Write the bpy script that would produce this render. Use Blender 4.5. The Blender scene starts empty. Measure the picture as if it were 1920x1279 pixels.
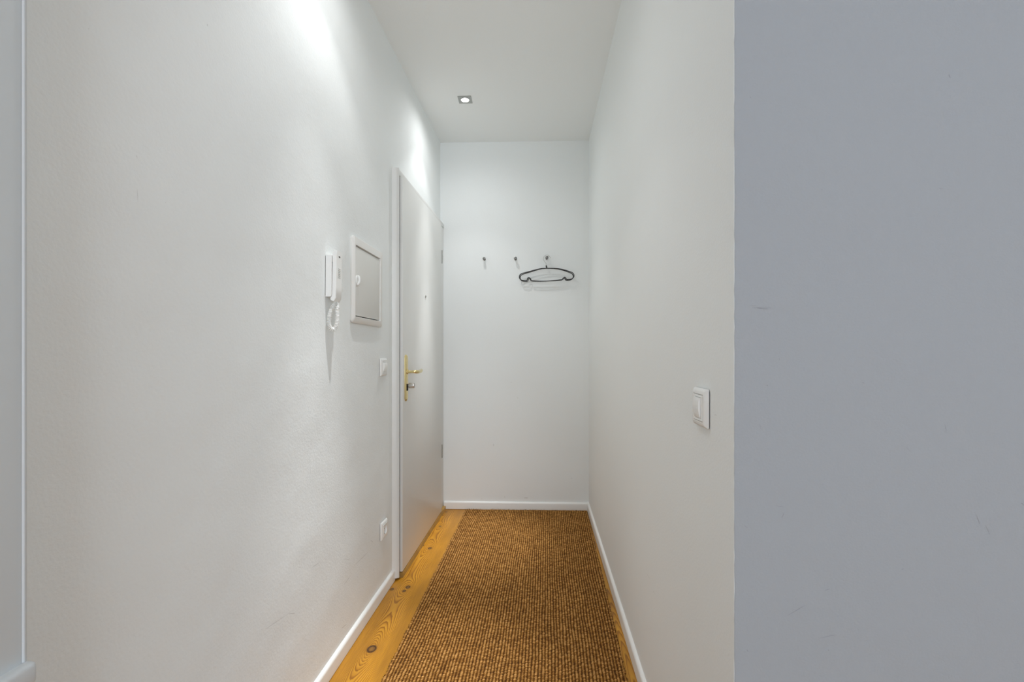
import bpy, bmesh, math, random
import numpy as np
from mathutils import Vector, Matrix

random.seed(7)
rng = np.random.default_rng(5)
C = bpy.context.scene.collection
SC = bpy.context.scene

# ------------------------------------------------------------------ camera
F = 870.0                 # focal length in pixels of the 1920x1279 frame
CXP, CYP = 960.0, 656.0   # principal column, horizon row
PSI = math.atan((1012 - 960) / F)
CAMZ = 1.12
cam_d = bpy.data.cameras.new('camera')
cam = bpy.data.objects.new('camera', cam_d)
C.objects.link(cam)
cam_d.sensor_fit = 'HORIZONTAL'
cam_d.sensor_width = 36.0
cam_d.lens = F / 1920 * 36.0
cam_d.shift_y = (656 - 639.5) / 1920
cam_d.clip_start = 0.02
cam.location = (0, 0, CAMZ)
cam.rotation_euler = (math.radians(90), 0, PSI)
SC.camera = cam

# ------------------------------------------------------------------ world, lights, exposure
w = bpy.data.worlds.new('world'); SC.world = w
w.use_nodes = True
w.node_tree.nodes['Background'].inputs[0].default_value = (0.72, 0.84, 1.0, 1)
w.node_tree.nodes['Background'].inputs[1].default_value = 0.35
SC.view_settings.view_transform = 'Standard'
SC.view_settings.look = 'None'
SC.view_settings.exposure = 0.28
SC.view_settings.gamma = 1.0
SC.view_settings.use_curve_mapping = False
SC.cycles.max_bounces = 14
SC.cycles.diffuse_bounces = 10
SC.cycles.use_denoising = True
SC.cycles.sample_clamp_indirect = 6


def area_light(name, loc, rot, sx, sy, power, col):
    l = bpy.data.lights.new(name, 'AREA'); l.shape = 'RECTANGLE'
    l.size = sx; l.size_y = sy; l.energy = power; l.color = col
    o = bpy.data.objects.new(name, l); C.objects.link(o)
    o.location = loc; o.rotation_euler = rot
    return o


ZC = 2.58
# daylight entering through the window in the rear wall of the room (behind the camera)
area_light('window_daylight', (0.75, -2.97, 1.45), (math.radians(90), 0, 0), 1.9, 1.7, 55, (0.80, 0.89, 1.0))
# daylight through the side window of the room
area_light('side_window_daylight', (2.57, -0.55, 1.5), (math.radians(90), 0, math.radians(90)), 1.4, 1.5, 4, (0.78, 0.88, 1.0))
SPOT_CORE, SPOT_WIDE, SPOT_FLOOD = 36.0, 6.0, 7.0
SPOT_HOT = 140.0
SPOT_COL = (0.97, 0.985, 0.995)


# ------------------------------------------------------------------ helpers
def unproj(px, py):
    c, s = math.cos(PSI), math.sin(PSI)
    u = (px - CXP) / F; v = (CYP - py) / F
    return Vector((-s + c * u, c + s * u, v))


def on_z(px, py, z):
    d = unproj(px, py); t = (z - CAMZ) / d.z
    return Vector((0, 0, CAMZ)) + d * t


LW0, LWS = -0.700 - 0.0125 * 3.25, 0.0125      # left wall: X = LW0 + LWS*Y


def lwx(y): return LW0 + LWS * y


def on_left(px, py, off=0.0):
    d = unproj(px, py); t = (LW0 + off) / (d.x - LWS * d.y)
    return Vector((0, 0, CAMZ)) + d * t


RWX = 0.341


def on_right(px, py, off=0.0):
    d = unproj(px, py); t = (RWX - off) / d.x
    return Vector((0, 0, CAMZ)) + d * t


BW0, BWS = 3.235 + 0.026 * 0.70, 0.026            # back wall: Y = BW0 + BWS*X


def on_back(px, py, off=0.0):
    d = unproj(px, py); t = (BW0 - off) / (d.y - BWS * d.x)
    return Vector((0, 0, CAMZ)) + d * t


# ---- materials
def mat(name, col, rough=0.5, metal=0.0, bump=None, spec=0.5, var=None, coat=0.0):
    m = bpy.data.materials.new(name); m.use_nodes = True
    nt = m.node_tree; b = nt.nodes['Principled BSDF']
    b.inputs['Base Color'].default_value = (*col, 1)
    b.inputs['Roughness'].default_value = rough
    b.inputs['Metallic'].default_value = metal
    b.inputs['Specular IOR Level'].default_value = spec
    b.inputs['Coat Weight'].default_value = coat
    tc = nt.nodes.new('ShaderNodeTexCoord')
    if var:
        n = nt.nodes.new('ShaderNodeTexNoise'); n.inputs['Scale'].default_value = var[0]
        n.inputs['Detail'].default_value = 4
        nt.links.new(tc.outputs['Object'], n.inputs['Vector'])
        r = nt.nodes.new('ShaderNodeValToRGB')
        r.color_ramp.elements[0].position = 0.3; r.color_ramp.elements[1].position = 0.7
        r.color_ramp.elements[0].color = (*[c * (1 - var[1]) for c in col], 1)
        r.color_ramp.elements[1].color = (*[min(1, c * (1 + var[1])) for c in col], 1)
        nt.links.new(n.outputs['Fac'], r.inputs['Fac'])
        nt.links.new(r.outputs['Color'], b.inputs['Base Color'])
    if bump:
        prev = None
        for (sc, dist, det) in bump:
            n = nt.nodes.new('ShaderNodeTexNoise'); n.inputs['Scale'].default_value = sc
            n.inputs['Detail'].default_value = det
            nt.links.new(tc.outputs['Object'], n.inputs['Vector'])
            bp = nt.nodes.new('ShaderNodeBump'); bp.inputs['Distance'].default_value = dist
            bp.inputs['Strength'].default_value = 1.0
            nt.links.new(n.outputs['Fac'], bp.inputs['Height'])
            if prev: nt.links.new(prev.outputs['Normal'], bp.inputs['Normal'])
            prev = bp
        nt.links.new(prev.outputs['Normal'], b.inputs['Normal'])
    return m


WALLC = (0.841, 0.864, 0.858)
M_wall_rough = mat('plaster_rough', WALLC, 0.9, bump=[(2.2, 0.012, 2), (9, 0.002, 3), (150, 0.0006, 3)], spec=0.25)
M_wall = mat('plaster_smooth', WALLC, 0.85, bump=[(3, 0.004, 2), (170, 0.0003, 2)], spec=0.3)
M_ceil = mat('ceiling_paint', (0.875, 0.895, 0.890), 0.9, bump=[(3, 0.004, 2), (160, 0.0003, 2)], spec=0.25)
M_wall_blue = mat('plaster_blue_grey', (0.338, 0.358, 0.378), 0.85, bump=[(2.5, 0.006, 2), (14, 0.0012, 3), (220, 0.0004, 3)], spec=0.3)
M_room = mat('room_paint', (0.78, 0.79, 0.80), 0.9)
M_trim = mat('white_gloss_paint', (0.86, 0.86, 0.84), 0.35, bump=[(6, 0.002, 2)])
M_door = mat('door_paint', (0.75, 0.75, 0.725), 0.38, bump=[(3, 0.001, 2)])
M_casing = mat('casing_paint', (0.74, 0.74, 0.72), 0.4, bump=[(5, 0.0015, 2)])
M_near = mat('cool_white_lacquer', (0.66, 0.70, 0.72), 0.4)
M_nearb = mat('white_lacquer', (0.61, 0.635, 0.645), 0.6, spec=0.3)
M_plastic = mat('white_plastic', (0.86, 0.86, 0.84), 0.35)
M_plastic2 = mat('cream_plastic', (0.80, 0.79, 0.76), 0.4)
M_cabdoor = mat('cream_enamel', (0.74, 0.735, 0.70), 0.45)
M_dark = mat('black_parts_gap_shade', (0.008, 0.008, 0.008), 0.7)  # small black parts, and the strip that paints the door gap's shade
M_mark = mat('scuff_dirt', (0.47, 0.46, 0.44), 0.9)
M_markl = mat('scuff_light', (0.55, 0.54, 0.52), 0.9)
M_brass = mat('polished_brass', (0.80, 0.66, 0.33), 0.18, 1.0)
M_nickel = mat('satin_nickel', (0.58, 0.56, 0.53), 0.28, 1.0)
M_steel = mat('brushed_steel', (0.42, 0.42, 0.40), 0.35, 1.0, bump=[(60, 0.0003, 2)])
M_hook = mat('dark_nickel', (0.24, 0.24, 0.23), 0.3, 1.0)
M_black = mat('black_plastic', (0.012, 0.012, 0.012), 0.4)
M_wire = mat('steel_wire', (0.55, 0.55, 0.52), 0.3, 1.0)
M_thresh = mat('threshold_oak', (0.40, 0.235, 0.06), 0.5, var=(8, 0.3))
M_lens = bpy.data.materials.new('lamp_lens'); M_lens.use_nodes = True
_b = M_lens.node_tree.nodes['Principled BSDF']
_b.inputs['Emission Color'].default_value = (1, 0.98, 0.93, 1); _b.inputs['Emission Strength'].default_value = 14


# ---- mesh tools (all in the frame of the object's parent)
def link(name, me, m, parent=None, smooth=True):
    o = bpy.data.objects.new(name, me); C.objects.link(o)
    for mm in (m if isinstance(m, (list, tuple)) else [m]): me.materials.append(mm)
    if smooth:
        me.shade_smooth()
        me.set_sharp_from_angle(angle=math.radians(35))
    if parent is not None: o.parent = parent
    return o


def fin(name, bm, m, parent=None, smooth=True):
    bmesh.ops.recalc_face_normals(bm, faces=bm.faces[:])
    me = bpy.data.meshes.new(name); bm.to_mesh(me); bm.free()
    return link(name, me, m, parent, smooth)


def bx(bm, x0, x1, y0, y1, z0, z1, bev=0.0, seg=2):
    r = bmesh.ops.create_cube(bm, size=1)
    vs = r['verts']
    for v in vs:
        v.co = Vector((x0 if v.co.x < 0 else x1, y0 if v.co.y < 0 else y1, z0 if v.co.z < 0 else z1))
    if bev > 0:
        es = list({e for v in vs for e in v.link_edges})
        bmesh.ops.bevel(bm, geom=es, offset=bev, segments=seg, profile=0.5, affect='EDGES')
    return vs


def prism(bm, pts, axis, a0, a1):
    """pts 2D polygon; extruded along axis ('x','y','z') from a0 to a1"""
    def mk(p, a):
        if axis == 'x': return (a, p[0], p[1])
        if axis == 'y': return (p[0], a, p[1])
        return (p[0], p[1], a)
    A = [bm.verts.new(mk(p, a0)) for p in pts]; B = [bm.verts.new(mk(p, a1)) for p in pts]
    bm.faces.new(A); bm.faces.new(B[::-1])
    n = len(pts)
    for i in range(n): bm.faces.new((A[i], B[i], B[(i + 1) % n], A[(i + 1) % n]))


def tube(bm, pts, r, seg=8, closed=False, radii=None):
    pts = [Vector(p) for p in pts]; n = len(pts)
    rings = []; up = None
    for i, p in enumerate(pts):
        if closed: t = (pts[(i + 1) % n] - pts[i - 1])
        else: t = pts[min(i + 1, n - 1)] - pts[max(i - 1, 0)]
        t.normalize()
        if up is None:
            up = t.orthogonal().normalized()
        up = (up - t * up.dot(t))
        up = up.normalized() if up.length > 1e-6 else t.orthogonal().normalized()
        s = t.cross(up); rr = radii[i] if radii else r
        rings.append([bm.verts.new(p + (up * math.cos(a) + s * math.sin(a)) * rr)
                      for a in [2 * math.pi * k / seg for k in range(seg)]])
    m = n if closed else n - 1
    if closed:   # choose the ring offset that closes with the least twist
        best = min(range(seg), key=lambda o: (rings[0][o].co - rings[-1][0].co).length)
    for i in range(m):
        A = rings[i]; B = rings[(i + 1) % n]
        off = best if (closed and i == n - 1) else 0
        for k in range(seg):
            bm.faces.new((A[k], A[(k + 1) % seg], B[(k + 1 + off) % seg], B[(k + off) % seg]))
    if not closed:
        bm.faces.new(rings[0][::-1]); bm.faces.new(rings[-1])


def lathe(bm, prof, axis='x', seg=24, o=(0, 0, 0)):
    """prof: list of (along, radius)"""
    o = Vector(o); rings = []
    for (h, r) in prof:
        ring = []
        for k in range(seg):
            a = 2 * math.pi * k / seg; c, s = math.cos(a) * r, math.sin(a) * r
            v = {'x': (h, c, s), 'y': (c, h, s), 'z': (c, s, h)}[axis]
            ring.append(bm.verts.new(o + Vector(v)))
        rings.append(ring)
    for A, B in zip(rings, rings[1:]):
        for k in range(seg): bm.faces.new((A[k], A[(k + 1) % seg], B[(k + 1) % seg], B[k]))
    bm.faces.new(rings[0][::-1]); bm.faces.new(rings[-1])


def catmull(pts, n=6, closed=False):
    P = [Vector(p) for p in pts]; out = []; m = len(P)
    rngi = range(m if closed else m - 1)
    for i in rngi:
        g = (lambda k: P[k % m]) if closed else (lambda k: P[max(0, min(m - 1, k))])
        p0, p1, p2, p3 = g(i - 1), g(i), g(i + 1), g(i + 2)
        for j in range(n):
            t = j / n
            out.append(0.5 * ((2 * p1) + (p2 - p0) * t + (2 * p0 - 5 * p1 + 4 * p2 - p3) * t * t + (3 * p1 - p0 - 3 * p2 + p3) * t ** 3))
    if not closed: out.append(P[-1])
    return out


def square_hole(bm, h, r, x0, x1, seg=32, rb=None):
    """square plate of half size h with a round hole of radius r, from x0 (wall) to x1 (front)"""
    def sq(a):
        c, s = math.cos(a), math.sin(a); k = h / max(abs(c), abs(s)); return (c * k, s * k)
    rings = []
    for (x, kind) in ((x0, 's'), (x1, 's'), (x1, 'c'), (x0, 'c')):
        ring = []
        for k in range(seg):
            a = 2 * math.pi * (k + 0.5) / seg + 0
            a = 2 * math.pi * k / seg
            p = sq(a) if kind == 's' else (math.cos(a) * r, math.sin(a) * r)
            ring.append(bm.verts.new((x, p[0], p[1])))
        rings.append(ring)
    for i in range(4):
        A = rings[i]; B = rings[(i + 1) % 4]
        for k in range(seg): bm.faces.new((A[k], A[(k + 1) % seg], B[(k + 1) % seg], B[k]))


def thing(name, label, cat, loc, rotz=0.0, group=None, tilt=0.0):
    o = bpy.data.objects.new(name, None); C.objects.link(o)
    o.empty_display_size = 0.05
    o.location = loc; o.rotation_euler = (tilt, 0, rotz)
    o['label'] = label; o['category'] = cat
    if group: o['group'] = group
    return o


def struct(o):
    o['kind'] = 'structure'; return o


RL = -LWS                       # local x = out of left wall, local y = along it, away from the camera
RR = math.pi                    # right wall: local x out of wall, local y towards the camera
RB = -math.pi / 2 + math.atan(BWS)   # back wall: local x out of wall, local y to the right


# ------------------------------------------------------------------ room shell
Y_END = BW0
NEARY = -3.0
RX = 2.6
COR_Y = unproj(1377, 656); COR_Y = RWX / COR_Y.x * COR_Y.y      # where the right wall ends


def slivers(bm, marks, mi):
    """thin irregular scratches: each is (p0, p1, width, normal)"""
    for (p0, p1, wd, nrm) in marks:
        p0 = Vector(p0); p1 = Vector(p1); nrm = Vector(nrm).normalized()
        t = (p1 - p0); L = t.length; t.normalize(); s = nrm.cross(t)
        n = 5; top = []; bot = []
        for i in range(n + 1):
            u = i / n; ww = wd * math.sin(math.pi * (0.12 + 0.76 * u)) * random.uniform(0.5, 1.0)
            c = p0 + t * (L * u) + s * random.uniform(-1, 1) * wd * 0.5 + nrm * 0.0004
            top.append(bm.verts.new(c + s * ww / 2)); bot.append(bm.verts.new(c - s * ww / 2))
        for i in range(n):
            f = bm.faces.new((bot[i], bot[i + 1], top[i + 1], top[i])); f.material_index = mi


# left wall
bm = bmesh.new()
prism(bm, [(lwx(0.30), 0.30), (lwx(3.40), 3.40), (lwx(3.40) - 0.15, 3.40), (lwx(0.30) - 0.15, 0.30)], 'z', 0, ZC)
NL = (1, -LWS, 0)
lm = []
for (a, b, c, d, wd) in [(497, 1180, 540, 1151, .0010), (540, 1151, 553, 1150, .0012), (665, 1060, 690, 1035, .0016), (645, 1096, 657, 1080, .0016),
                         (645, 1048, 655, 1050, .0010), (586, 1064, 600, 1054, .0010), (641, 1178, 650, 1170, .0018), (695, 1013, 699, 1017, .0018),
                         (700, 1066, 701, 1070, .0016), (388, 45, 389, 49, .0015), (166, 53, 167, 55, .0012), (434, 219, 435, 221, .001),
                         (310, 379, 311, 380, .001), (690, 430, 691, 431, .0015), (612, 1080, 613, 1090, .0008), (255, 290, 257, 296, .0006),
                         (257, 355, 258, 380, .0005)]:
    lm.append((on_left(a, b), on_left(c, d), wd, NL))
slivers(bm, lm, 1)
struct(fin('wall_left', bm, [M_wall_rough, M_mark], None, False))

# back wall
bm = bmesh.new()
prism(bm, [(-0.95, BW0 - .95 * BWS), (0.6, BW0 + .6 * BWS), (0.6, BW0 + .15), (-0.95, BW0 + .15)], 'z', 0, ZC)
bmk = []
for (a, b, c, d, wd) in [(982, 934, 990, 934, .004), (946, 931, 946.6, 933, .004), (925, 832, 926, 837, .003), (958, 716, 959, 718, .003),
                         (1070, 896, 1073, 897, .003), (903, 935, 904, 936, .003), (970, 745, 971, 747, .0025)]:
    bmk.append((on_back(a, b), on_back(c, d), wd, (0, -1, 0)))
slivers(bm, bmk, 1)
struct(fin('wall_back', bm, [M_wall, M_markl], None, False))

# right wall of the corridor (white side)
bm = bmesh.new()
bx(bm, RWX, RWX + 0.05, COR_Y + 0.0015, 3.40, 0, ZC)
rmk = []
for (a, b, c, d, wd) in [(1213, 1076, 1219, 1086, .0010), (1225, 1108, 1228, 1114, .001), (1206, 1189, 1206.5, 1198, .001), (1257, 1032, 1262, 1040, .0007),
                         (1340, 778, 1344, 778.5, .0008), (1366, 1227, 1367, 1230, .001), (1180, 1063, 1180.5, 1065, .0012)]:
    rmk.append((on_right(a, b), on_right(c, d), wd, (-1, 0, 0)))
slivers(bm, rmk, 1)
struct(fin('wall_right', bm, [M_wall, M_mark], None, False))

# wall facing the camera at right (blue-grey painted), with a slightly ragged paint edge at the corner
bm = bmesh.new()
nz = 160
col0 = []
for i in range(nz + 1):
    z = ZC * i / nz
    jx = random.uniform(-0.0004, 0.0005)
    col0.append((RWX + 0.0006 + jx, z))
A = [bm.verts.new((x, COR_Y, z)) for x, z in col0]
B = [bm.verts.new((RX + 0.1, COR_Y, z)) for x, z in col0]
A2 = [bm.verts.new((x, COR_Y + 0.15, z)) for x, z in col0]
for i in range(nz):
    bm.faces.new((A[i], B[i], B[i + 1], A[i + 1]))
    bm.faces.new((A2[i], A[i], A[i + 1], A2[i + 1]))


def on_near(px, py):
    d = unproj(px, py); t = COR_Y / d.y
    return Vector((0, 0, CAMZ)) + d * t


gm = []
for (a, b, c, d, wd) in [(1410, 577, 1447, 577, .0007), (1406, 573, 1417, 573, .0004), (1420, 578, 1440, 579, .0009), (1437, 722, 1439, 724, .0014), (1461, 672, 1462, 676, .0008),
                         (1406, 182, 1408, 183, .0015), (1779, 140, 1782, 146, .0016), (1760, 353, 1768, 355, .0007), (1535, 1197, 1568, 1190, .0007),
                         (1475, 1155, 1510, 1135, .0006), (1470, 960, 1466, 972, .0008), (1455, 948, 1470, 951, .0007), (1914, 943, 1920, 948, .0014),
                         (1830, 965, 1838, 985, .0006), (1772, 797, 1774, 810, .0006), (1616, 717, 1620, 718, .001), (1545, 1108, 1556, 1104, .0007),
                         (1400, 1218, 1403, 1222, .0014), (1690, 1068, 1694, 1066, .001), (1424, 795, 1426, 805, .0008), (1540, 355, 1542, 357, .0009),
                         (1395, 985, 1401, 990, .0007), (1700, 840, 1706, 846, .0006), (1848, 985, 1856, 1003, .0005), (1552, 1218, 1554, 1220, .001)]:
    gm.append((on_near(a, b), on_near(c, d), wd, (0, -1, 0)))
M_bmark = mat('blue_wall_scratch', (0.25, 0.255, 0.27), 0.9)
bmesh.ops.recalc_face_normals(bm, faces=bm.faces[:])
for f in bm.faces:
    if abs(f.normal.y) > .9 and f.normal.y > 0: f.normal_flip()
slivers(bm, gm, 1)
me = bpy.data.meshes.new('wall_near_right'); bm.to_mesh(me); bm.free()
struct(link('wall_near_right', me, [M_wall_blue, M_bmark], None, False))

# room behind the camera (closes the light in; has two windows)
bm = bmesh.new(); bx(bm, -0.90, -0.75, NEARY, 0.31, 0, ZC)
struct(fin('wall_room_left', bm, M_room, None, False))
bm = bmesh.new()   # rear wall with window opening
for (x0, x1, z0, z1) in ((-0.9, -0.2, 0, ZC), (1.7, RX + .1, 0, ZC), (-0.2, 1.7, 0, 0.6), (-0.2, 1.7, 2.3, ZC)):
    bx(bm, x0, x1, NEARY - 0.15, NEARY, z0, z1)
struct(fin('wall_rear', bm, M_room, None, False))
bm = bmesh.new()
for (y0, y1, z0, z1) in ((NEARY, -1.25, 0, ZC), (0.15, COR_Y + .1, 0, ZC), (-1.25, 0.15, 0, 0.75), (-1.25, 0.15, 2.25, ZC)):
    bx(bm, RX, RX + 0.15, y0, y1, z0, z1)
struct(fin('wall_room_right', bm, M_room, None, False))


def window(name, x0, x1, z0, z1, axis, at):
    bm = bmesh.new()
    def bb(a0, a1, c0, c1):
        if axis == 'y': bx(bm, a0, a1, at - .08, at - .03, c0, c1, .004)
        else: bx(bm, at + .03, at + .08, a0, a1, c0, c1, .004)
    bb(x0, x1, z0, z0 + .06); bb(x0, x1, z1 - .06, z1); bb(x0, x0 + .06, z0 + .06, z1 - .06); bb(x1 - .06, x1, z0 + .06, z1 - .06)
    xm = (x0 + x1) / 2; bb(xm - .04, xm + .04, z0 + .06, z1 - .06)
    struct(fin(name, bm, M_trim, None))


window('window_1', -0.2, 1.7, 0.6, 2.3, 'y', NEARY)
window('window_2', -1.25, 0.15, 0.75, 2.25, 'x', RX)

bm = bmesh.new(); bx(bm, -1.0, RX + .2, NEARY - .2, 3.45, ZC, ZC + .1)
struct(fin('ceiling', bm, M_ceil, None, False))

# ---- near-left white trim: jamb face, rounded edge bead, rail
JX = -0.630
def yj(px, X):
    d = unproj(px, 656); return X / d.x * d.y
y_edge = yj(53, JX); y_in = yj(41, JX)
bm = bmesh.new(); bx(bm, -0.76, JX - 0.0, -0.35, y_in, 0, ZC, .001)
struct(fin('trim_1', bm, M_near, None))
bm = bmesh.new()
pts = [(-0.74, y_in), (JX, y_in), (JX + .002, y_in + .002)]
for k in range(0, 7):
    a = math.pi / 2 * k / 6
    pts.append((JX - .004 + .006 * math.cos(a), y_edge - .006 + .006 * math.sin(a)))
pts.append((-0.74, y_edge))
prism(bm, pts, 'z', 0, 1.12 + (656 - 4) / F * 0.56)
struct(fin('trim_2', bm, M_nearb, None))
bm = bmesh.new()
yr = yj(72, JX + .012)
prism(bm, [(p[0], p[1]) for p in pts], 'z', 1.12 + (656 - 4) / F * 0.56, ZC)
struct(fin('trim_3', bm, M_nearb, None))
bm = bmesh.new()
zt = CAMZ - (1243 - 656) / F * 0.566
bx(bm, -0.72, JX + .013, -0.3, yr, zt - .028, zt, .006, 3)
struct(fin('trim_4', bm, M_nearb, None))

# ------------------------------------------------------------------ floor (pine boards; the grain field is stored on the mesh)
xs = np.concatenate([[-0.95], np.arange(-0.76, 0.37, 0.004), np.arange(0.4, RX + .2, 0.1)])
ys = np.concatenate([np.arange(NEARY - .1, 1.0, 0.1), np.arange(1.0, 3.30, 0.004), [3.42]])
X, Y = np.meshgrid(xs, ys)


def smooth_noise(X, Y, sx, sy, seed):
    r = np.random.default_rng(seed)
    out = np.zeros_like(X)
    for k in range(10):
        kx, ky = r.normal(0, 1 / sx), r.normal(0, 1 / sy); ph = r.uniform(0, 6.28)
        out += np.sin(X * kx + Y * ky + ph)
    return out / math.sqrt(5)


PW = 0.205
edges0 = -0.735
bi = np.floor((X - edges0) / PW)
u = (X - edges0) / PW - bi
xc = 0.5 + 0.12 * np.sin(bi * 2.3 + 1) + 0.06 * np.sin(Y * 2.1 + bi)
left = (bi == 0)
xc = np.where(left, 0.52, xc)
Fg = 15 * ((u - xc) * 1.5) ** 2 + 1.3 * Y * np.cos(bi * 1.7 + .4) * (1 - left) + 0.55 * smooth_noise(X, Y, .05, .35, 3) + 0.12 * smooth_noise(X, Y, .012, .10, 9)
knots = []
for (px, py, r, amp) in [(697, 1217, .0155, 5.5), (765, 1101, .0095, 4.0), (758, 1108, .007, 1.0), (735, 1105, .0075, 1.6), (806, 1028, .0090, 4.0), (793, 1023, .006, 1.0),
                         (825, 987, .006, 3.0), (836, 960, .006, 2.0), (640, 1340, .008, 5)]:
    p = on_z(px, py, 0.0); knots.append((p.x, p.y, r, amp))
for k in range(18):
    knots.append((rng.uniform(-.5, RX), rng.uniform(-2.5, 1.3), rng.uniform(.004, .011), 5))
kd = np.full_like(X, 9.0)
for (kx, ky, r, amp) in knots:
    d2 = ((X - kx) / (r * 3.0)) ** 2 + ((Y - ky) / (r * 6.5)) ** 2
    Fg = Fg - amp * np.exp(-np.sqrt(d2 + .05) * 1.1)
    kd = np.minimum(kd, np.sqrt((X - kx) ** 2 + ((Y - ky) / 1.25) ** 2) / r)
# knots along the strip right of the rug: long narrow arches
rs = (X > 0.2) & (X < RWX + .02) & (Y > 1.0)
Fg = np.where(rs, 3.2 * Y + 260 * (X - 0.318) ** 2 * 9 + 0.5 * smooth_noise(X, Y, .03, .3, 21), Fg)
nx, ny = len(xs), len(ys)
co = np.zeros((ny * nx, 3)); co[:, 0] = X.ravel(); co[:, 1] = Y.ravel()
idx = np.arange(nx * ny).reshape(ny, nx)
quads = np.stack([idx[:-1, :-1], idx[:-1, 1:], idx[1:, 1:], idx[1:, :-1]], -1).reshape(-1, 4)


def grid_mesh(name, co, quads, attrs):
    me = bpy.data.meshes.new(name)
    me.vertices.add(len(co)); me.vertices.foreach_set('co', co.astype(np.float32).ravel())
    me.loops.add(quads.size); me.loops.foreach_set('vertex_index', quads.astype(np.int32).ravel())
    me.polygons.add(len(quads)); me.polygons.foreach_set('loop_start', np.arange(0, quads.size, 4, dtype=np.int32))
    me.polygons.foreach_set('loop_total', np.full(len(quads), 4, dtype=np.int32))
    me.update(calc_edges=True); me.validate()
    for n_, v in attrs.items():
        a = me.attributes.new(n_, 'FLOAT', 'POINT'); a.data.foreach_set('value', v.astype(np.float32).ravel())
    return me


me = grid_mesh('floor', co, quads, {'grain': Fg, 'knot': kd, 'board': X * 0 + bi})
M_floor = bpy.data.materials.new('pine_boards'); M_floor.use_nodes = True
nt = M_floor.node_tree; b = nt.nodes['Principled BSDF']; N = nt.nodes.new; L = nt.links.new


def attr(nt, name):
    a = nt.nodes.new('ShaderNodeAttribute'); a.attribute_name = name; return a.outputs['Fac']


def math_(nt, op, a, b_=None, c=None):
    m = nt.nodes.new('ShaderNodeMath'); m.operation = op
    for i, v in enumerate((a, b_, c)):
        if v is None: continue
        if isinstance(v, (int, float)): m.inputs[i].default_value = v
        else: nt.links.new(v, m.inputs[i])
    return m.outputs[0]


def ramp(nt, fac, stops, interp='LINEAR'):
    r = nt.nodes.new('ShaderNodeValToRGB'); r.color_ramp.interpolation = interp
    e = r.color_ramp.elements
    while len(e) < len(stops): e.new(0.5)
    for i, (p, c) in enumerate(stops): e[i].position = p; e[i].color = (*c, 1)
    nt.links.new(fac, r.inputs['Fac']); return r.outputs['Color']


def mix(nt, fac, a, b_, mode='MIX'):
    m = nt.nodes.new('ShaderNodeMix'); m.data_type = 'RGBA'; m.blend_type = mode
    if isinstance(fac, (int, float)): m.inputs[0].default_value = fac
    else: nt.links.new(fac, m.inputs[0])
    for i, v in ((6, a), (7, b_)):
        if isinstance(v, tuple): m.inputs[i].default_value = (*v, 1)
        else: nt.links.new(v, m.inputs[i])
    return m.outputs[2]


tc = N('ShaderNodeTexCoord')
mp = N('ShaderNodeMapping'); mp.inputs['Scale'].default_value = (220, 9, 1); L(tc.outputs['Object'], mp.inputs['Vector'])
fn = N('ShaderNodeTexNoise'); fn.inputs['Scale'].default_value = 1; fn.inputs['Detail'].default_value = 4; L(mp.outputs[0], fn.inputs['Vector'])
mp2 = N('ShaderNodeMapping'); mp2.inputs['Scale'].default_value = (14, 3, 1); L(tc.outputs['Object'], mp2.inputs['Vector'])
fn2 = N('ShaderNodeTexNoise'); fn2.inputs['Scale'].default_value = 1; fn2.inputs['Detail'].default_value = 3; L(mp2.outputs[0], fn2.inputs['Vector'])
g = math_(nt, 'ADD', attr(nt, 'grain'), math_(nt, 'MULTIPLY', fn.outputs['Fac'], 0.22))
fr = math_(nt, 'FRACT', math_(nt, 'MULTIPLY', g, 2.1))
PALE = (0.61, 0.300, 0.022)
MIDC = (0.51, 0.230, 0.014)
LATE = (0.310, 0.115, 0.004)
ringc = ramp(nt, fr, [(0.0, PALE), (0.50, MIDC), (0.74, LATE), (0.86, LATE), (0.97, PALE)])
soft = ramp(nt, fn2.outputs['Fac'], [(0.35, (0.80, 0.78, 0.74)), (0.65, (1.06, 1.06, 1.08))])
c1 = mix(nt, 1.0, ringc, soft, 'MULTIPLY')
fine = ramp(nt, fn.outputs['Fac'], [(0.35, (0.90, 0.88, 0.85)), (0.6, (1.03, 1.03, 1.03))])
c1 = mix(nt, 1.0, c1, fine, 'MULTIPLY')
kn = attr(nt, 'knot')
kmask = ramp(nt, math_(nt, 'MULTIPLY', kn, 0.25), [(0.0, (.75,) * 3), (0.17, (0.8,) * 3), (0.215, (1,) * 3), (0.27, (.95,) * 3), (0.34, (0.25,) * 3), (0.8, (0,) * 3)])
kcol = ramp(nt, math_(nt, 'MULTIPLY', kn, 0.25), [(0.0, (.16, .09, .03)), (0.13, (0.13, 0.06, 0.018)), (0.22, (.035, .014, .005)), (0.33, (0.22, .085, .012)), (0.6, (0.33, .14, .02))])
c1 = mix(nt, kmask, c1, kcol)
L(c1, b.inputs['Base Color'])
b.inputs['Roughness'].default_value = 0.38
bp = N('ShaderNodeBump'); bp.inputs['Distance'].default_value = 0.0003; L(fr, bp.inputs['Height']); L(bp.outputs[0], b.inputs['Normal'])
floor = struct(link('floor', me, M_floor, None, False))

# ------------------------------------------------------------------ baseboards
BBH, BBT = 0.055, 0.013


def bb_profile(t=BBT, h=BBH):
    p = [(0, 0.0025), (t, 0.0025)]
    r = t * 0.9
    for k in range(7):
        a = math.pi / 2 * k / 6
        p.append((t - r + r * math.cos(a), h - r + r * math.sin(a)))
    p.append((0, h)); return p


def baseboard(name, loc, rotz, length, t=BBT, h=BBH):
    bm = bmesh.new(); prism(bm, bb_profile(t, h), 'y', 0, length)
    o = fin(name, bm, M_trim, None)
    o.location = loc; o.rotation_euler = (0, 0, rotz)
    return struct(o)


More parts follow.
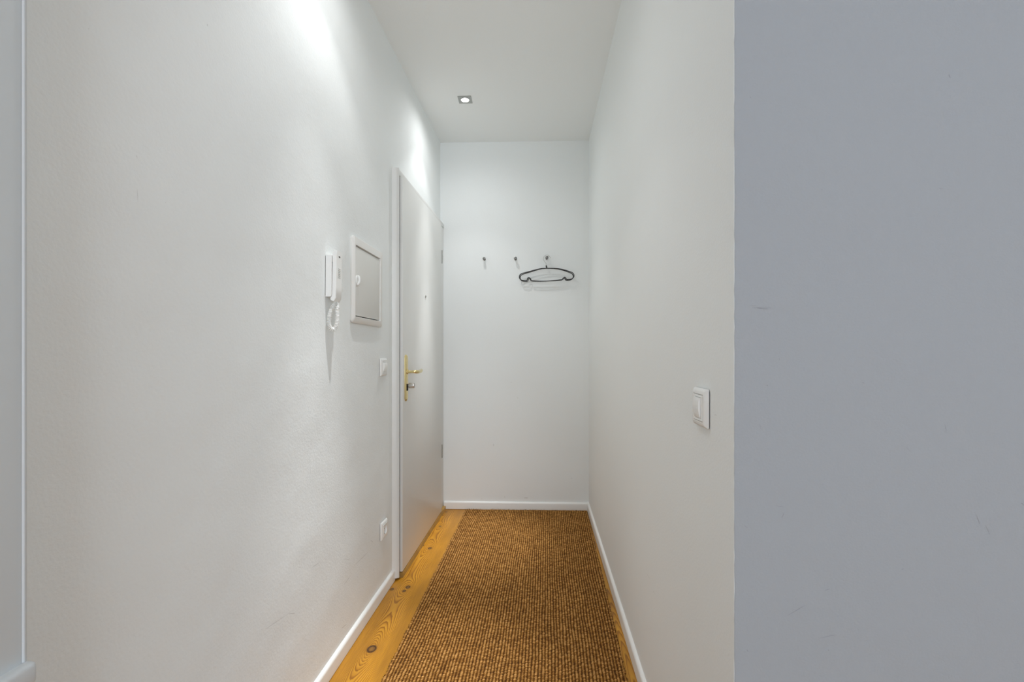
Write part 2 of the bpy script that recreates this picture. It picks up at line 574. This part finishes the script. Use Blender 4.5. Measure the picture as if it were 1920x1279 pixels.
CAS_Y0 = on_left(735.5, 656).y          # door casing starts here
baseboard('baseboard_left', (lwx(0.55), 0.55, 0), RL, CAS_Y0 - 0.55 + 0.004)
baseboard('baseboard_back', (-0.672, BW0 - .672 * BWS, 0), RB, 0.672 + RWX)
baseboard('baseboard_right', (RWX, BW0 + RWX * BWS, 0), RR, BW0 - COR_Y - 0.02, h=.058)

# ------------------------------------------------------------------ entrance door in the left wall
door = bpy.data.objects.new('door_1', None); C.objects.link(door); struct(door)
door.location = (lwx(CAS_Y0), CAS_Y0, 0); door.rotation_euler = (0, 0, RL)
LEAF_X = -0.6695
yc1 = yj(748.8, -0.684) - CAS_Y0          # casing / gap
yl0 = yj(750.5, -0.684) - CAS_Y0          # leaf edge
yl1 = yj(826.0, LEAF_X) - CAS_Y0          # far edge of the leaf
CO = 0.027                                # casing proud of the wall
LO = 0.040                                # leaf face proud of the wall
ztop_leaf = CAMZ + (656 - 322.5) / F * (yj(751, -.675))
ztop_cas = CAMZ + (656 - 302) / F * (yj(740, -.69))
zbot_leaf = 0.03
yend = BW0 - CAS_Y0 - .70 * BWS - 0.002
print('door', yl0, yl1, yend, ztop_leaf, ztop_cas)
bm = bmesh.new()
# casing profile (stepped: flat outer band + raised inner bead), near jamb, head, far jamb
prof = [(0, -.004), (.014, 0.0), (.022, .004), (CO, .010), (CO, yc1 - .014), (CO + .003, yc1 - .010), (CO + .003, yc1 - .003), (CO, yc1), (0.004, yc1), (0, yc1)]
prism(bm, prof, 'z', 0.012, ztop_cas)
bx(bm, 0, CO, yc1, yend, ztop_leaf + .006, ztop_cas, .003)
bx(bm, 0, CO - .004, yl1 + .004, yend, 0.012, ztop_leaf + .006, .002)
fin('door_frame', bm, M_casing, door)
bm = bmesh.new(); bx(bm, 0.001, .0262, yc1 + .0002, yl0 - .0002, .012, ztop_leaf + .005)  # added black strip: shade of the gap between casing and leaf, as colour
fin('door_gap_shade', bm, M_dark, door)
bm = bmesh.new()
bx(bm, 0.001, LO, yl0, yl1, zbot_leaf, ztop_leaf, .0018, 2)
leaf = fin('door_leaf', bm, M_door, door)
bm = bmesh.new()
prism(bm, [(0, 0), (0.043, 0), (.041, .024), (0, .026)], 'y', yl0 + .002, yend)
fin('threshold', bm, M_thresh, door)


def dpt(px, py, X):   # world point at pixel column px on plane X -> local door coordinates (y,z)
    y = yj(px, X); d = unproj(px, py); t = X / d.x
    return (y - CAS_Y0, CAMZ + d.z * t)


# hinges at the corner edge
for py in (482, 846):
    yy, zz = dpt(826.5, py, LEAF_X)
    bm = bmesh.new(); lathe(bm, [(-.045, .0028), (.045, .0028)], 'z', 12, (LO + .002, yl1 + .007, zz))
    fin('hinge', bm, M_steel, door)
# peephole
yy, zz = dpt(797, 556, LEAF_X)
bm = bmesh.new(); lathe(bm, [(LO - .001, .009), (LO + .0025, .009), (LO + .003, .006), (LO + .001, .005)], 'x', 20, (0, yy, zz))
ph = fin('peephole', bm, M_nickel, door)
bm = bmesh.new(); lathe(bm, [(LO + .0009, .0058), (LO + .0032, .005)], 'x', 16, (0, yy, zz))
fin('peephole_lens', bm, M_dark, ph)
# long backplate with lever and turn knob
yh, zh1 = dpt(761.3, 665, LEAF_X); _, zh0 = dpt(761.3, 752.5, LEAF_X)
PWd = 0.0185
bm = bmesh.new()
npt = 12
def plate_outline(wd, z0, z1):
    p = []
    for k in range(npt + 1):
        a = math.pi * k / npt; p.append((yh + wd * math.cos(a), z1 - wd * .75 + wd * .75 * math.sin(a)))
    for k in range(npt + 1):
        a = math.pi + math.pi * k / npt; p.append((yh + wd * math.cos(a), z0 + wd * 1.0 + wd * 1.0 * math.sin(a)))
    return p
o1 = plate_outline(PWd, zh0, zh1); o2 = plate_outline(PWd * .72, zh0 + .006, zh1 - .006)
R0 = [bm.verts.new((LO, p[0], p[1])) for p in o1]; R1 = [bm.verts.new((LO + .004, p[0], p[1])) for p in o1]
R2 = [bm.verts.new((LO + .009, p[0], p[1])) for p in o2]
for A_, B_ in ((R0, R1), (R1, R2)):
    for k in range(len(A_)): bm.faces.new((A_[k], A_[(k + 1) % len(A_)], B_[(k + 1) % len(A_)], B_[k]))
bm.faces.new(R2)
bp_ = fin('handle_plate', bm, M_brass, door)
_, zl = dpt(763, 697, LEAF_X)
_, zk = dpt(763, 722.5, LEAF_X)
bm = bmesh.new()
lathe(bm, [(LO + .008, .011), (LO + .014, .0105), (LO + .016, .0075), (LO + .040, .007)], 'x', 20, (0, yh, zl))
lp = catmull([(LO + .036, yh, zl), (LO + .050, yh + .004, zl), (LO + .056, yh + .022, zl - .001), (LO + .055, yh + .055, zl - .001), (LO + .054, yh + .09, zl + .0), (LO + .048, yh + .122, zl + .003)], 6)
rad = [.0072 + .0022 * math.sin(min(1, i / (len(lp) - 1)) * 3.0) for i in range(len(lp))]; rad[-1] = .005
tube(bm, lp, .008, 14, radii=rad)
fin('lever', bm, M_brass, bp_)
bm = bmesh.new()
lathe(bm, [(LO + .008, .0085), (LO + .020, .0085)], 'x', 16, (0, yh, zk))
bx(bm, LO + .008, LO + .013, yh - .005, yh + .005, zk - .026, zk - .004, .002)
fin('lock_cylinder', bm, M_dark, bp_)
bm = bmesh.new()
lathe(bm, [(LO + .016, .008), (LO + .018, .0125), (LO + .022, .0135), (LO + .043, .0135), (LO + .046, .0125), (LO + .047, .009)], 'x', 10, (0, yh, zk))
fin('turn_knob', bm, M_nickel, bp_)

# ------------------------------------------------------------------ jute runner
rl0 = on_z(874, 954.5, .010); rl1 = on_z(714, 1279, .010)
rr0 = on_z(1100.5, 957.5, .010); rr1 = on_z(1177.5, 1279, .010)
print('rug', rl0, rl1, rr0, rr1)
YF = min(rl0.y, rr0.y)
NEAR_RUG = 0.55
def lin(p, q, y): return p.x + (q.x - p.x) * (y - p.y) / (q.y - p.y)
RWD = rr0.x - rl0.x
ncol = int(round(RWD / 0.0118)); pitch_y = 0.0066
na = ncol * 6 + 1
nl = int((YF - NEAR_RUG) / 0.00135)
U = np.linspace(0, 1, na); V = np.linspace(0, 1, nl)
UU, VV = np.meshgrid(U, V)
yy = NEAR_RUG + (YF - NEAR_RUG) * VV
# back edge follows the (slightly crooked) baseboard
yfar = (rl0.y + (rr0.y - rl0.y) * UU)
yy = yy + (yfar - YF) * VV ** 6
xl = rl1.x + (rl0.x - rl1.x) * (yy - rl1.y) / (rl0.y - rl1.y)
xr = rr1.x + (rr0.x - rr1.x) * (yy - rr1.y) / (rr0.y - rr1.y)
wob = 0.10 * smooth_noise(UU * 30, yy * 30, 3.0, 3.0, 31) + 0.06 * smooth_noise(UU * 60, yy * 60, 1.0, 1.5, 32)
cu = UU * ncol + wob * np.minimum(1, np.minimum(UU, 1 - UU) * 30)
rowj = yy / pitch_y + 0.35 * smooth_noise(UU * 40, yy * 40, 4, 1.5, 33)
ci = np.floor(cu)
def h2(a, b_, s):
    v = np.sin(a * 127.1 + b_ * 311.7 + s * 74.7) * 43758.5453
    return v - np.floor(v)
rj = rowj + 0.16 * (h2(ci, 0, 5) - .5) * 2 + 0.10 * (cu - ci)
ri = np.floor(rj)
fv = rj - ri - .5
jit = h2(ci, ri, 1)
fu = cu - ci - .5 - 0.30 * fv * (0.5 + jit) + 0.14 * (h2(ci, ri, 2) - .5)
shape = np.clip(1 - np.abs(fu / (0.33 + .12 * jit)) ** 2.4 - np.abs(fv / 0.56) ** 2.6, 0, 1) ** .7
knot_h = shape * (0.72 + 0.45 * jit)
wj = h2(np.floor(cu + .5), ri, 11)
weft = (0.20 + 0.30 * wj) * np.clip(np.cos(np.pi * fv), 0, 1) ** .8
H = 0.0065 + 0.0042 * np.maximum(knot_h, weft * .8)
H += 0.0006 * smooth_noise(UU * 10, yy * 10, 1.5, 1.5, 37)
edge = np.minimum(np.minimum(UU, 1 - UU) * RWD, np.minimum(VV, 1 - VV) * (YF - NEAR_RUG))
H *= np.clip(edge / .004 + .25, 0, 1) ** .5
# ragged selvedge
ej = (h2(np.floor(yy / pitch_y), 3, 2) - .5) * .006
x = xl + (xr - xl) * UU
x += np.where(UU < .5 / ncol, ej * (1 - UU * ncol * 2), 0) + np.where(UU > 1 - .5 / ncol, ej * (1 - (1 - UU) * ncol * 2), 0)
yy2 = yy + np.where(VV > 1 - 3.0 / nl, (h2(ci, 9, 4) - .5) * .006, 0)
tone = (0.55 * h2(ci, ri, 7) + .45 * h2(ci, np.floor(ri / 9), 8))
low = smooth_noise(UU * 10, yy * 10, 3, 3, 41)
co = np.stack([x.ravel(), yy2.ravel(), H.ravel() + .0005], -1)
idx = np.arange(na * nl).reshape(nl, na)
quads = np.stack([idx[:-1, :-1], idx[:-1, 1:], idx[1:, 1:], idx[1:, :-1]], -1).reshape(-1, 4)
me = grid_mesh('jute_runner', co, quads, {'yarn_gap_shade': np.maximum(knot_h, weft * .85), 'tone': tone, 'low': low})
# closing skirt below the edges
M_rug = bpy.data.materials.new('jute'); M_rug.use_nodes = True
nt = M_rug.node_tree; b = nt.nodes['Principled BSDF']; N = nt.nodes.new; L = nt.links.new
tc = N('ShaderNodeTexCoord')
fnz = N('ShaderNodeTexNoise'); fnz.inputs['Scale'].default_value = 420; fnz.inputs['Detail'].default_value = 3; L(tc.outputs['Object'], fnz.inputs['Vector'])
yc = ramp(nt, attr(nt, 'yarn_gap_shade'), [(0.08, (0.040, 0.012, 0.001)), (0.36, (0.145, 0.055, 0.006)), (0.75, (0.400, 0.192, 0.042)), (1.0, (0.62, 0.345, 0.115))])  # dark between knots: brown backing plus crevice shade put into the colour
tn = ramp(nt, attr(nt, 'tone'), [(0.0, (0.72, 0.69, 0.66)), (0.5, (0.93, 0.92, .92)), (1.0, (1.10, 1.11, 1.16))])
c1 = mix(nt, 1.0, yc, tn, 'MULTIPLY')
fb = ramp(nt, fnz.outputs['Fac'], [(0.3, (0.72, .70, .68)), (0.7, (1.2, 1.2, 1.2))])
c1 = mix(nt, 1.0, c1, fb, 'MULTIPLY')
L(c1, b.inputs['Base Color']); b.inputs['Roughness'].default_value = 0.85; b.inputs['Specular IOR Level'].default_value = 0.2
rug = link('jute_runner', me, M_rug, None, True)
rug['label'] = 'brown woven jute runner rug along the corridor floor'
rug['category'] = 'rug'
# loose fibre tufts at the edges are a part of the rug
bm = bmesh.new()
for k in range(420):
    t = random.random()
    sd = random.choice((0, 0, 1, 2))
    if sd < 2:
        y = NEAR_RUG + (YF - NEAR_RUG) * t
        xx = lin(rl1, rl0, y) if sd == 0 else lin(rr1, rr0, y); dx = -1 if sd == 0 else 1
        p0 = Vector((xx - dx * .002, y, random.uniform(.003, .009)))
        p1 = p0 + Vector((dx * random.uniform(.002, .006), random.uniform(-.004, .004), random.uniform(-.002, .003)))
    else:
        x_ = rl0.x + (rr0.x - rl0.x) * t; y = rl0.y + (rr0.y - rl0.y) * t
        p0 = Vector((x_, y - .002, .008)); p1 = p0 + Vector((random.uniform(-.005, .005), random.uniform(0, .002), random.uniform(.001, .006)))
    p1.z = max(.001, p1.z)
    tube(bm, [p0, (p0 + p1) / 2 + Vector((0, random.uniform(-.001, .001), .001)), p1], random.uniform(.0006, .0014), 5)
M_fib = mat('jute_fibre', (0.16, 0.075, 0.018), 0.9)
fin('fringe', bm, M_fib, rug)['kind'] = 'stuff'

# ------------------------------------------------------------------ ceiling downlights
def downlight(cx, cy, rot, label, beams=(('spot_beam', SPOT_CORE, 46, 1.0), ('spot_hotspot', SPOT_HOT, 28, 1.0), ('spot_spill', SPOT_WIDE, 90, 0.45), ('spot_flood', SPOT_FLOOD, 165, 1.0))):
    t = thing('ceiling_light', label, 'ceiling light', (cx, cy, ZC), 0, 'square recessed ceiling spotlights')
    t.rotation_euler = (0, math.radians(90), 0)        # local x points down
    t.rotation_euler = (Matrix.Rotation(rot, 3, 'Z') @ Matrix.Rotation(math.radians(90), 3, 'Y')).to_euler()
    bm = bmesh.new(); square_hole(bm, .039, .0255, 0.0, .003)
    fin('light_frame', bm, M_steel, t)
    bm = bmesh.new(); lathe(bm, [(.0002, .0255), (.0045, .0255), (.0045, .022), (.002, .0215)], 'x', 32)
    fin('light_ring', bm, M_steel, t)
    bm = bmesh.new(); lathe(bm, [(.0022, .0214), (.0046, .019), (.0056, .010)], 'x', 32)
    fin('lamp_lens', bm, M_lens, t)
    for nm, p, ang, bl in beams:
        l = bpy.data.lights.new(nm, 'SPOT'); l.energy = p; l.spot_size = math.radians(ang); l.spot_blend = bl
        l.color = SPOT_COL; l.shadow_soft_size = 0.012
        o = bpy.data.objects.new(nm, l); C.objects.link(o); o.location = (cx, cy, ZC - .012)
    return t


p1 = on_z(872, 186.5, ZC)
print('lamp', p1)
downlight(p1.x, p1.y, 0.03, 'square steel recessed spotlight shining in the corridor ceiling near the door')
downlight(p1.x, 1.44, 0.0, 'square steel recessed spotlight above the intercom handset')

# ------------------------------------------------------------------ fuse box
pA = on_left(658.6, 656, .006); pB = on_left(714.8, 656, .006)
yc_ = (pA.y + pB.y) / 2; hw = (pB.y - pA.y) / 2
zmid = (on_left(686, 458).z + on_left(686, 609.5).z) / 2; hh = (on_left(686, 458).z - on_left(686, 609.5).z) / 2
print('fuse', yc_, hw, zmid, hh)
fb_ = thing('fuse_box', 'white square fuse box cabinet set in the left wall beside the intercom', 'fuse box', (lwx(yc_), yc_, zmid), RL, tilt=math.radians(-0.5))
bm = bmesh.new()
yi0, yi1 = on_left(666.3, 656, .016).y - yc_, on_left(712.3, 656, .016).y - yc_
zi1, zi0 = on_left(667, 460.4, .016).z - zmid, on_left(665.5, 593, .016).z - zmid
iw, ih = (yi1 - yi0) / 2, (zi1 - zi0) / 2
yo, zo = (yi1 + yi0) / 2, (zi1 + zi0) / 2
print('inner', iw, ih, yo, zo)
loops = []
for (x, a, c) in [(0.0, hw - .004, hh - .004), (.004, hw - .001, hh - .001), (.008, hw, hh), (.012, hw - .003, hh - .003), (.017, iw + .012, ih + .012), (.018, iw + .002, ih + .002), (.010, iw, ih), (.002, iw, ih)]:
    ring = []
    rc = .012 if a > iw + .01 else .003
    inner = (a, c) in ((iw + .012, ih + .012), (iw + .002, ih + .002), (iw, ih))
    if (a, c) == (iw + .012, ih + .012): a, c = min(a, iw + .006), c
    oy, oz = (yo, zo) if inner else (0, 0)
    for (sy, sz, a0) in ((1, 1, 0), (-1, 1, 90), (-1, -1, 180), (1, -1, 270)):
        for k in range(5):
            an = math.radians(a0 + 90 * k / 4)
            ring.append(bm.verts.new((x, oy + sy * (a - rc) + rc * math.cos(an), oz + sz * (c - rc) + rc * math.sin(an))))
    loops.append(ring)
for A_, B_ in zip(loops, loops[1:]):
    for k in range(20): bm.faces.new((A_[k], A_[(k + 1) % 20], B_[(k + 1) % 20], B_[k]))
fin('frame', bm, M_plastic2, fb_)
bm = bmesh.new(); bx(bm, .001, .0045, yo - iw, yo + iw, zo - ih, zo + ih)
fin('backing', bm, M_dark, fb_)
bm = bmesh.new(); bx(bm, .005, .0150, yo - iw + .0012, yo + iw - .0012, zo - ih + .003, zo + ih - .0035, .0012)
fdoor = fin('door', bm, M_cabdoor, fb_)
bm = bmesh.new()
yl = yo - iw + .017
lathe(bm, [(.0148, .0185), (.0175, .018), (.0190, .015), (.0185, .004)], 'x', 24, (0, 0, 0))
for v in bm.verts: v.co.z *= 1.15; v.co.y = v.co.y * .8 + yl; v.co.z -= .004
tube(bm, catmull([(.0185, yl, .014), (.0235, yl + .001, .009), (.0245, yl + .001, -.004), (.0225, yl, -.015), (.0180, yl, -.020)], 5), .0042, 10)
fin('latch', bm, M_plastic, fdoor)

# ------------------------------------------------------------------ intercom handset
py0 = on_left(609.5, 656).y
z_b1 = on_left(612, 478).z; z_b0 = on_left(609, 556).z
ic = thing('intercom_phone', 'white wall intercom handset with coiled cord, left of the fuse box', 'intercom phone', (lwx(py0), py0, (z_b0 + z_b1) / 2), RL, tilt=math.radians(-0.8))
zc_ = (z_b0 + z_b1) / 2
bh = (z_b1 - z_b0) / 2
print('intercom', py0, z_b0, z_b1)
bm = bmesh.new()
prism(bm, [(.002, -bh), (.020, -bh), (.0225, -bh + .004), (.0225, bh - .003), (.019, bh), (.002, bh)], 'y', 0, .078)
bmesh.ops.bevel(bm, geom=[e for e in bm.edges if abs(e.verts[0].co.y - e.verts[1].co.y) < 1e-5 and e.verts[0].co.x > .01], offset=.0012, segments=2, affect='EDGES')
base = fin('wall_base', bm, M_plastic, ic)
bm = bmesh.new(); bx(bm, 0, .0022, .002, .076, -bh + .004, bh - .004)
fin('mounting_plate', bm, M_dark, base)
zt1 = on_left(622, 466, .03).z - zc_ + .0; zt0 = on_left(628, 564, .04).z - zc_
bm = bmesh.new()
hp = [(.0255, zt1), (.0385, zt1 - .001), (.0378, zt1 - .05), (.0368, zt0 + .05), (.0360, zt0 + .010), (.029, zt0), (.018, zt0 + .004), (.0165, zt0 + .012), (.0245, zt0 + .018), (.0245, zt1 - .045), (.0245, zt1 - .012)]
prism(bm, hp, 'y', .003, .046)
bmesh.ops.bevel(bm, geom=[e for e in bm.edges if abs(e.verts[0].co.y - e.verts[1].co.y) < 1e-5], offset=.0014, segments=2, affect='EDGES')
hs = fin('handset', bm, M_plastic, ic)
bm = bmesh.new()
for k in range(6):
    zz_ = zt1 - .062 - k * .0058
    bx(bm, .0365, .0384 - k * .0001, .016, .034, zz_ - .0007, zz_ + .0007)
M_slot = mat('grey_slots', (.45, .45, .43), .6)
fin('speaker_slots', bm, M_slot, hs)
bm = bmesh.new(); bx(bm, .036, .0390, .020, .030, zt1 - .022, zt1 - .0185)
fin('earpiece_slot', bm, M_dark, hs)
bm = bmesh.new(); bx(bm, .0226, .0246, .005, .038, -.035, zt1 - .04)
fin('cradle_gap', bm, M_dark, base)
# coiled cord: a hanging loop from handset end to base
zc0 = zt0
ctrl = [(.030, .030, zc0 + .004), (.031, .031, zc0 - .012), (.030, .026, zc0 - .030), (.031, .026, zc0 - .055), (.029, .024, zc0 - .080), (.022, .022, zc0 - .094),
        (.014, .014, zc0 - .091), (.010, .009, zc0 - .074), (.0125, .008, zc0 - .050), (.018, .012, zc0 - .026), (.024, .018, zc0 - .010), (.025, .020, zc0 + .004)]
cp = catmull(ctrl, 60)
lens = [0.0]
for a_, b2 in zip(cp, cp[1:]): lens.append(lens[-1] + (b2 - a_).length)
Lt = lens[-1]; hel = []; up = Vector((0, 1, 0)); pitchc = .0046
for i in range(len(cp)):
    t_ = (cp[min(i + 1, len(cp) - 1)] - cp[max(i - 1, 0)]).normalized()
    up = (up - t_ * up.dot(t_)).normalized(); s_ = t_.cross(up)
    a = 2 * math.pi * lens[i] / pitchc
    r_ = .0062 * min(1, lens[i] / .02, (Lt - lens[i]) / .02)
    hel.append(cp[i] + (up * math.cos(a) + s_ * math.sin(a)) * r_)
# resample finely enough for each turn
hel2 = []
N_T = int(Lt / pitchc * 16)
import bisect
ups = []; up = Vector((0, 1, 0))
for i in range(N_T + 1):
    l_ = Lt * i / N_T; j = min(len(cp) - 2, max(0, bisect.bisect(lens, l_) - 1)); f_ = (l_ - lens[j]) / max(1e-9, lens[j + 1] - lens[j])
    c_ = cp[j].lerp(cp[j + 1], f_); t_ = (cp[j + 1] - cp[j]).normalized()
    up = (up - t_ * up.dot(t_)).normalized(); s_ = t_.cross(up)
    a = 2 * math.pi * l_ / pitchc; r_ = .0062 * max(0.02, min(1, l_ / .018 - .3, (Lt - l_) / .018))
    hel2.append(c_ + (up * math.cos(a) + s_ * math.sin(a)) * r_)
bm = bmesh.new(); tube(bm, hel2, .00135, 7)
fin('coiled_cord', bm, M_plastic, ic)

# ------------------------------------------------------------------ switches and socket (local x out of the wall)
def rframe(bm, hs_, hi, x0=.0015, th=.009, bow=.0):
    rings = []
    for (x, a) in [(x0, hs_ - .001), (x0 + .002, hs_), (x0 + th * .55, hs_ - .0012), (x0 + th, hs_ - .006), (x0 + th, hi + .0005), (x0 + th - .003, hi), (x0, hi)]:
        ring = []; rc = .0022
        for (sy, sz, a0) in ((1, 1, 0), (-1, 1, 90), (-1, -1, 180), (1, -1, 270)):
            for k in range(4):
                an = math.radians(a0 + 90 * k / 3)
                ring.append(bm.verts.new((x, sy * (a - rc) + rc * math.cos(an), sz * (a - rc) + rc * math.sin(an))))
        rings.append(ring)
    for A_, B_ in zip(rings, rings[1:]):
        for k in range(16): bm.faces.new((A_[k], A_[(k + 1) % 16], B_[(k + 1) % 16], B_[k]))


def light_switch(label, loc, rotz, rw=.019, rp=.0055, tilt=0.0):
    t = thing('light_switch', label, 'light switch', loc, rotz, tilt=tilt)
    bm = bmesh.new(); rframe(bm, .040, .0275); fin('frame', bm, M_plastic, t)
    bm = bmesh.new(); bx(bm, 0, .0035, -.036, .036, -.036, .036); fin('backing', bm, M_dark, t)
    bm = bmesh.new()
    hi = .0268
    # insert plate with a slot for the rocker
    for (y0, y1, z0, z1) in ((-hi, hi, hi - .005, hi), (-hi, hi, -hi, -hi + .005), (-hi, -rw - .001, -hi + .005, hi - .005), (rw + .001, hi, -hi + .005, hi - .005)):
        bx(bm, .004, .0112, y0, y1, z0, z1, .0004, 1)
    fin('insert', bm, M_plastic, t)
    bm = bmesh.new()
    n = 10; pr = []
    zr = hi - .0058
    for k in range(n + 1):
        q = -1 + 2 * k / n
        pr.append((.0132 + rp * (1 - q * q) + .0012 * q, zr * q))
    prism(bm, [(.004, -zr)] + pr + [(.004, zr)], 'y', -rw, rw)
    bmesh.ops.bevel(bm, geom=[e for e in bm.edges if abs(e.verts[0].co.y - e.verts[1].co.y) < 1e-5 and e.verts[0].co.x > .01 and e.verts[1].co.x > .01], offset=.0008, segments=1, affect='EDGES')
    fin('rocker', bm, M_plastic, t)
    return t


s1 = on_right(1318.8, 766)
pa = on_right(1331.5, 767); 
s1y = pa.y + .040; zsw = (on_right(1331.5, 732).z + on_right(1331.5, 804.5).z) / 2
print('switch', pa, zsw)
light_switch('white rocker light switch on the right wall near the blue-grey corner', (RWX, s1y, zsw), RR, rw=.017, rp=.0030)
pa = on_left(711, 690)
light_switch('white light switch on the left wall under the fuse box', (lwx(pa.y + .04), pa.y + .04, on_left(711, 689).z), RL, rw=.0215, rp=.0045)

pa = on_left(712, 997)
sk = thing('wall_socket', 'white wall socket above the baseboard left of the door', 'socket', (lwx(pa.y + .04), pa.y + .04, on_left(712, 999).z), RL, tilt=math.radians(0.6))
bm = bmesh.new(); rframe(bm, .040, .0275); fin('frame', bm, M_plastic, sk)
bm = bmesh.new(); bx(bm, 0, .002, -.036, .036, -.036, .036); fin('backing', bm, M_dark, sk)
bm = bmesh.new(); square_hole(bm, .0268, .0205, .002, .0125); ins = fin('insert', bm, M_plastic, sk)
bm = bmesh.new(); lathe(bm, [(.0021, .0203), (.0029, .0203)], 'x', 28); cup = fin('socket_cup', bm, M_plastic2, sk)
for s in (-1, 1):
    bm = bmesh.new(); lathe(bm, [(.0028, .0026), (.0032, .0026)], 'x', 12, (0, s * .0095, 0)); fin('pin_hole', bm, M_dark, cup)
    bm = bmesh.new(); bx(bm, .003, .011, -.002, .002, s * .0188 - .001, s * .0188 + .001); fin('earth_clip', bm, M_nickel, cup)

# ------------------------------------------------------------------ coat hooks on the back wall
def coat_hook_parts(t, ln=.030):
    bm = bmesh.new()
    lathe(bm, [(0, .009), (.003, .009), (.004, .0068), (ln - .010, .0064), (ln - .004, .0068)], 'x', 20)
    fin('stem', bm, M_hook, t)
    bm = bmesh.new()
    lathe(bm, [(ln - .006, .0070), (ln - .002, .0095), (ln + .004, .0102), (ln + .008, .0095), (ln + .010, .006)], 'x', 20)
    fin('knob', bm, M_hook, t)


def dup(root, loc, label):
    r = root.copy(); C.objects.link(r); r.location = loc; r['label'] = label
    for ch in list(root.children):
        c = ch.copy(); C.objects.link(c); c.parent = r
        for g_ in ch.children:
            d_ = g_.copy(); C.objects.link(d_); d_.parent = c
    return r


def hook_loc(px, py):
    q = on_back(px, py, .045)
    return (q.x + .045 * math.sin(math.atan(BWS)) * 0, BW0 + BWS * q.x, q.z)


hk = thing('coat_hook', 'empty grey metal coat knob on the back wall, farthest from the hangers', 'coat hook', hook_loc(907, 484), RB, 'metal coat knobs on the back wall')
coat_hook_parts(hk)
h2_ = dup(hk, hook_loc(966, 483.5), 'empty grey metal coat knob next to the one holding the hangers')
h3_ = dup(hk, hook_loc(1025.3, 482), 'grey metal coat knob with two hangers hanging on it')

# ------------------------------------------------------------------ two clothes hangers
OUT = [(965, 490), (880, 494), (800, 506), (640, 550), (480, 600), (330, 645), (262, 675), (228, 725), (232, 785), (268, 830), (330, 850), (425, 850), (447, 815), (460, 778),
       (487, 762), (515, 778), (532, 822), (570, 845), (750, 852), (950, 845), (1150, 829), (1300, 812), (1405, 798), (1428, 760), (1460, 735), (1488, 758), (1512, 795),
       (1570, 800), (1650, 784), (1700, 745), (1717, 690), (1700, 640), (1655, 602), (1500, 548), (1330, 506), (1200, 492), (1080, 489)]
HOOKW = [(962, 440), (955, 402), (944, 350), (902, 300), (876, 248), (876, 190), (905, 148), (962, 122), (1018, 138), (1052, 172), (1080, 202)]
SLV = [(968, 492), (962, 450), (955, 412)]


def hanger(label, off, rot, kx, dz):
    piv = on_back(960 + 963 / 14.77, 470 + 128 / 14.77, off)
    t = thing('clothes_hanger', label, 'hanger', piv, RB, 'black hangers on the coat knob')
    def loc(q):
        w_ = on_back(960 + q[0] / 14.77, 470 + q[1] / 14.77, off) - piv
        y_ = w_.x * math.cos(math.atan(BWS)) + w_.y * math.sin(math.atan(BWS)); z_ = w_.z
        c, s = math.cos(rot), math.sin(rot)
        y_ *= kx
        return Vector((0, y_ * c - z_ * s, y_ * s + z_ * c + dz))
    bm = bmesh.new(); tube(bm, catmull([loc(q) for q in OUT], 5, True), .0031, 8, closed=True)
    fin('frame', bm, M_black, t)
    bm = bmesh.new(); tube(bm, catmull([loc(q) for q in HOOKW], 6), .0011, 7)
    fin('hook', bm, M_wire, t)
    bm = bmesh.new(); tube(bm, catmull([loc(q) for q in SLV], 4), .0034, 8)
    fin('sleeve', bm, M_black, t)
    return t


hanger('front one of two black plastic-coated wire hangers on the coat knob', .032, 0.0, 1.0, 0.0)
hanger('rear one of two black wire hangers on the coat knob, tilted slightly up at left', .024, -0.036, 1.0, 0.0)
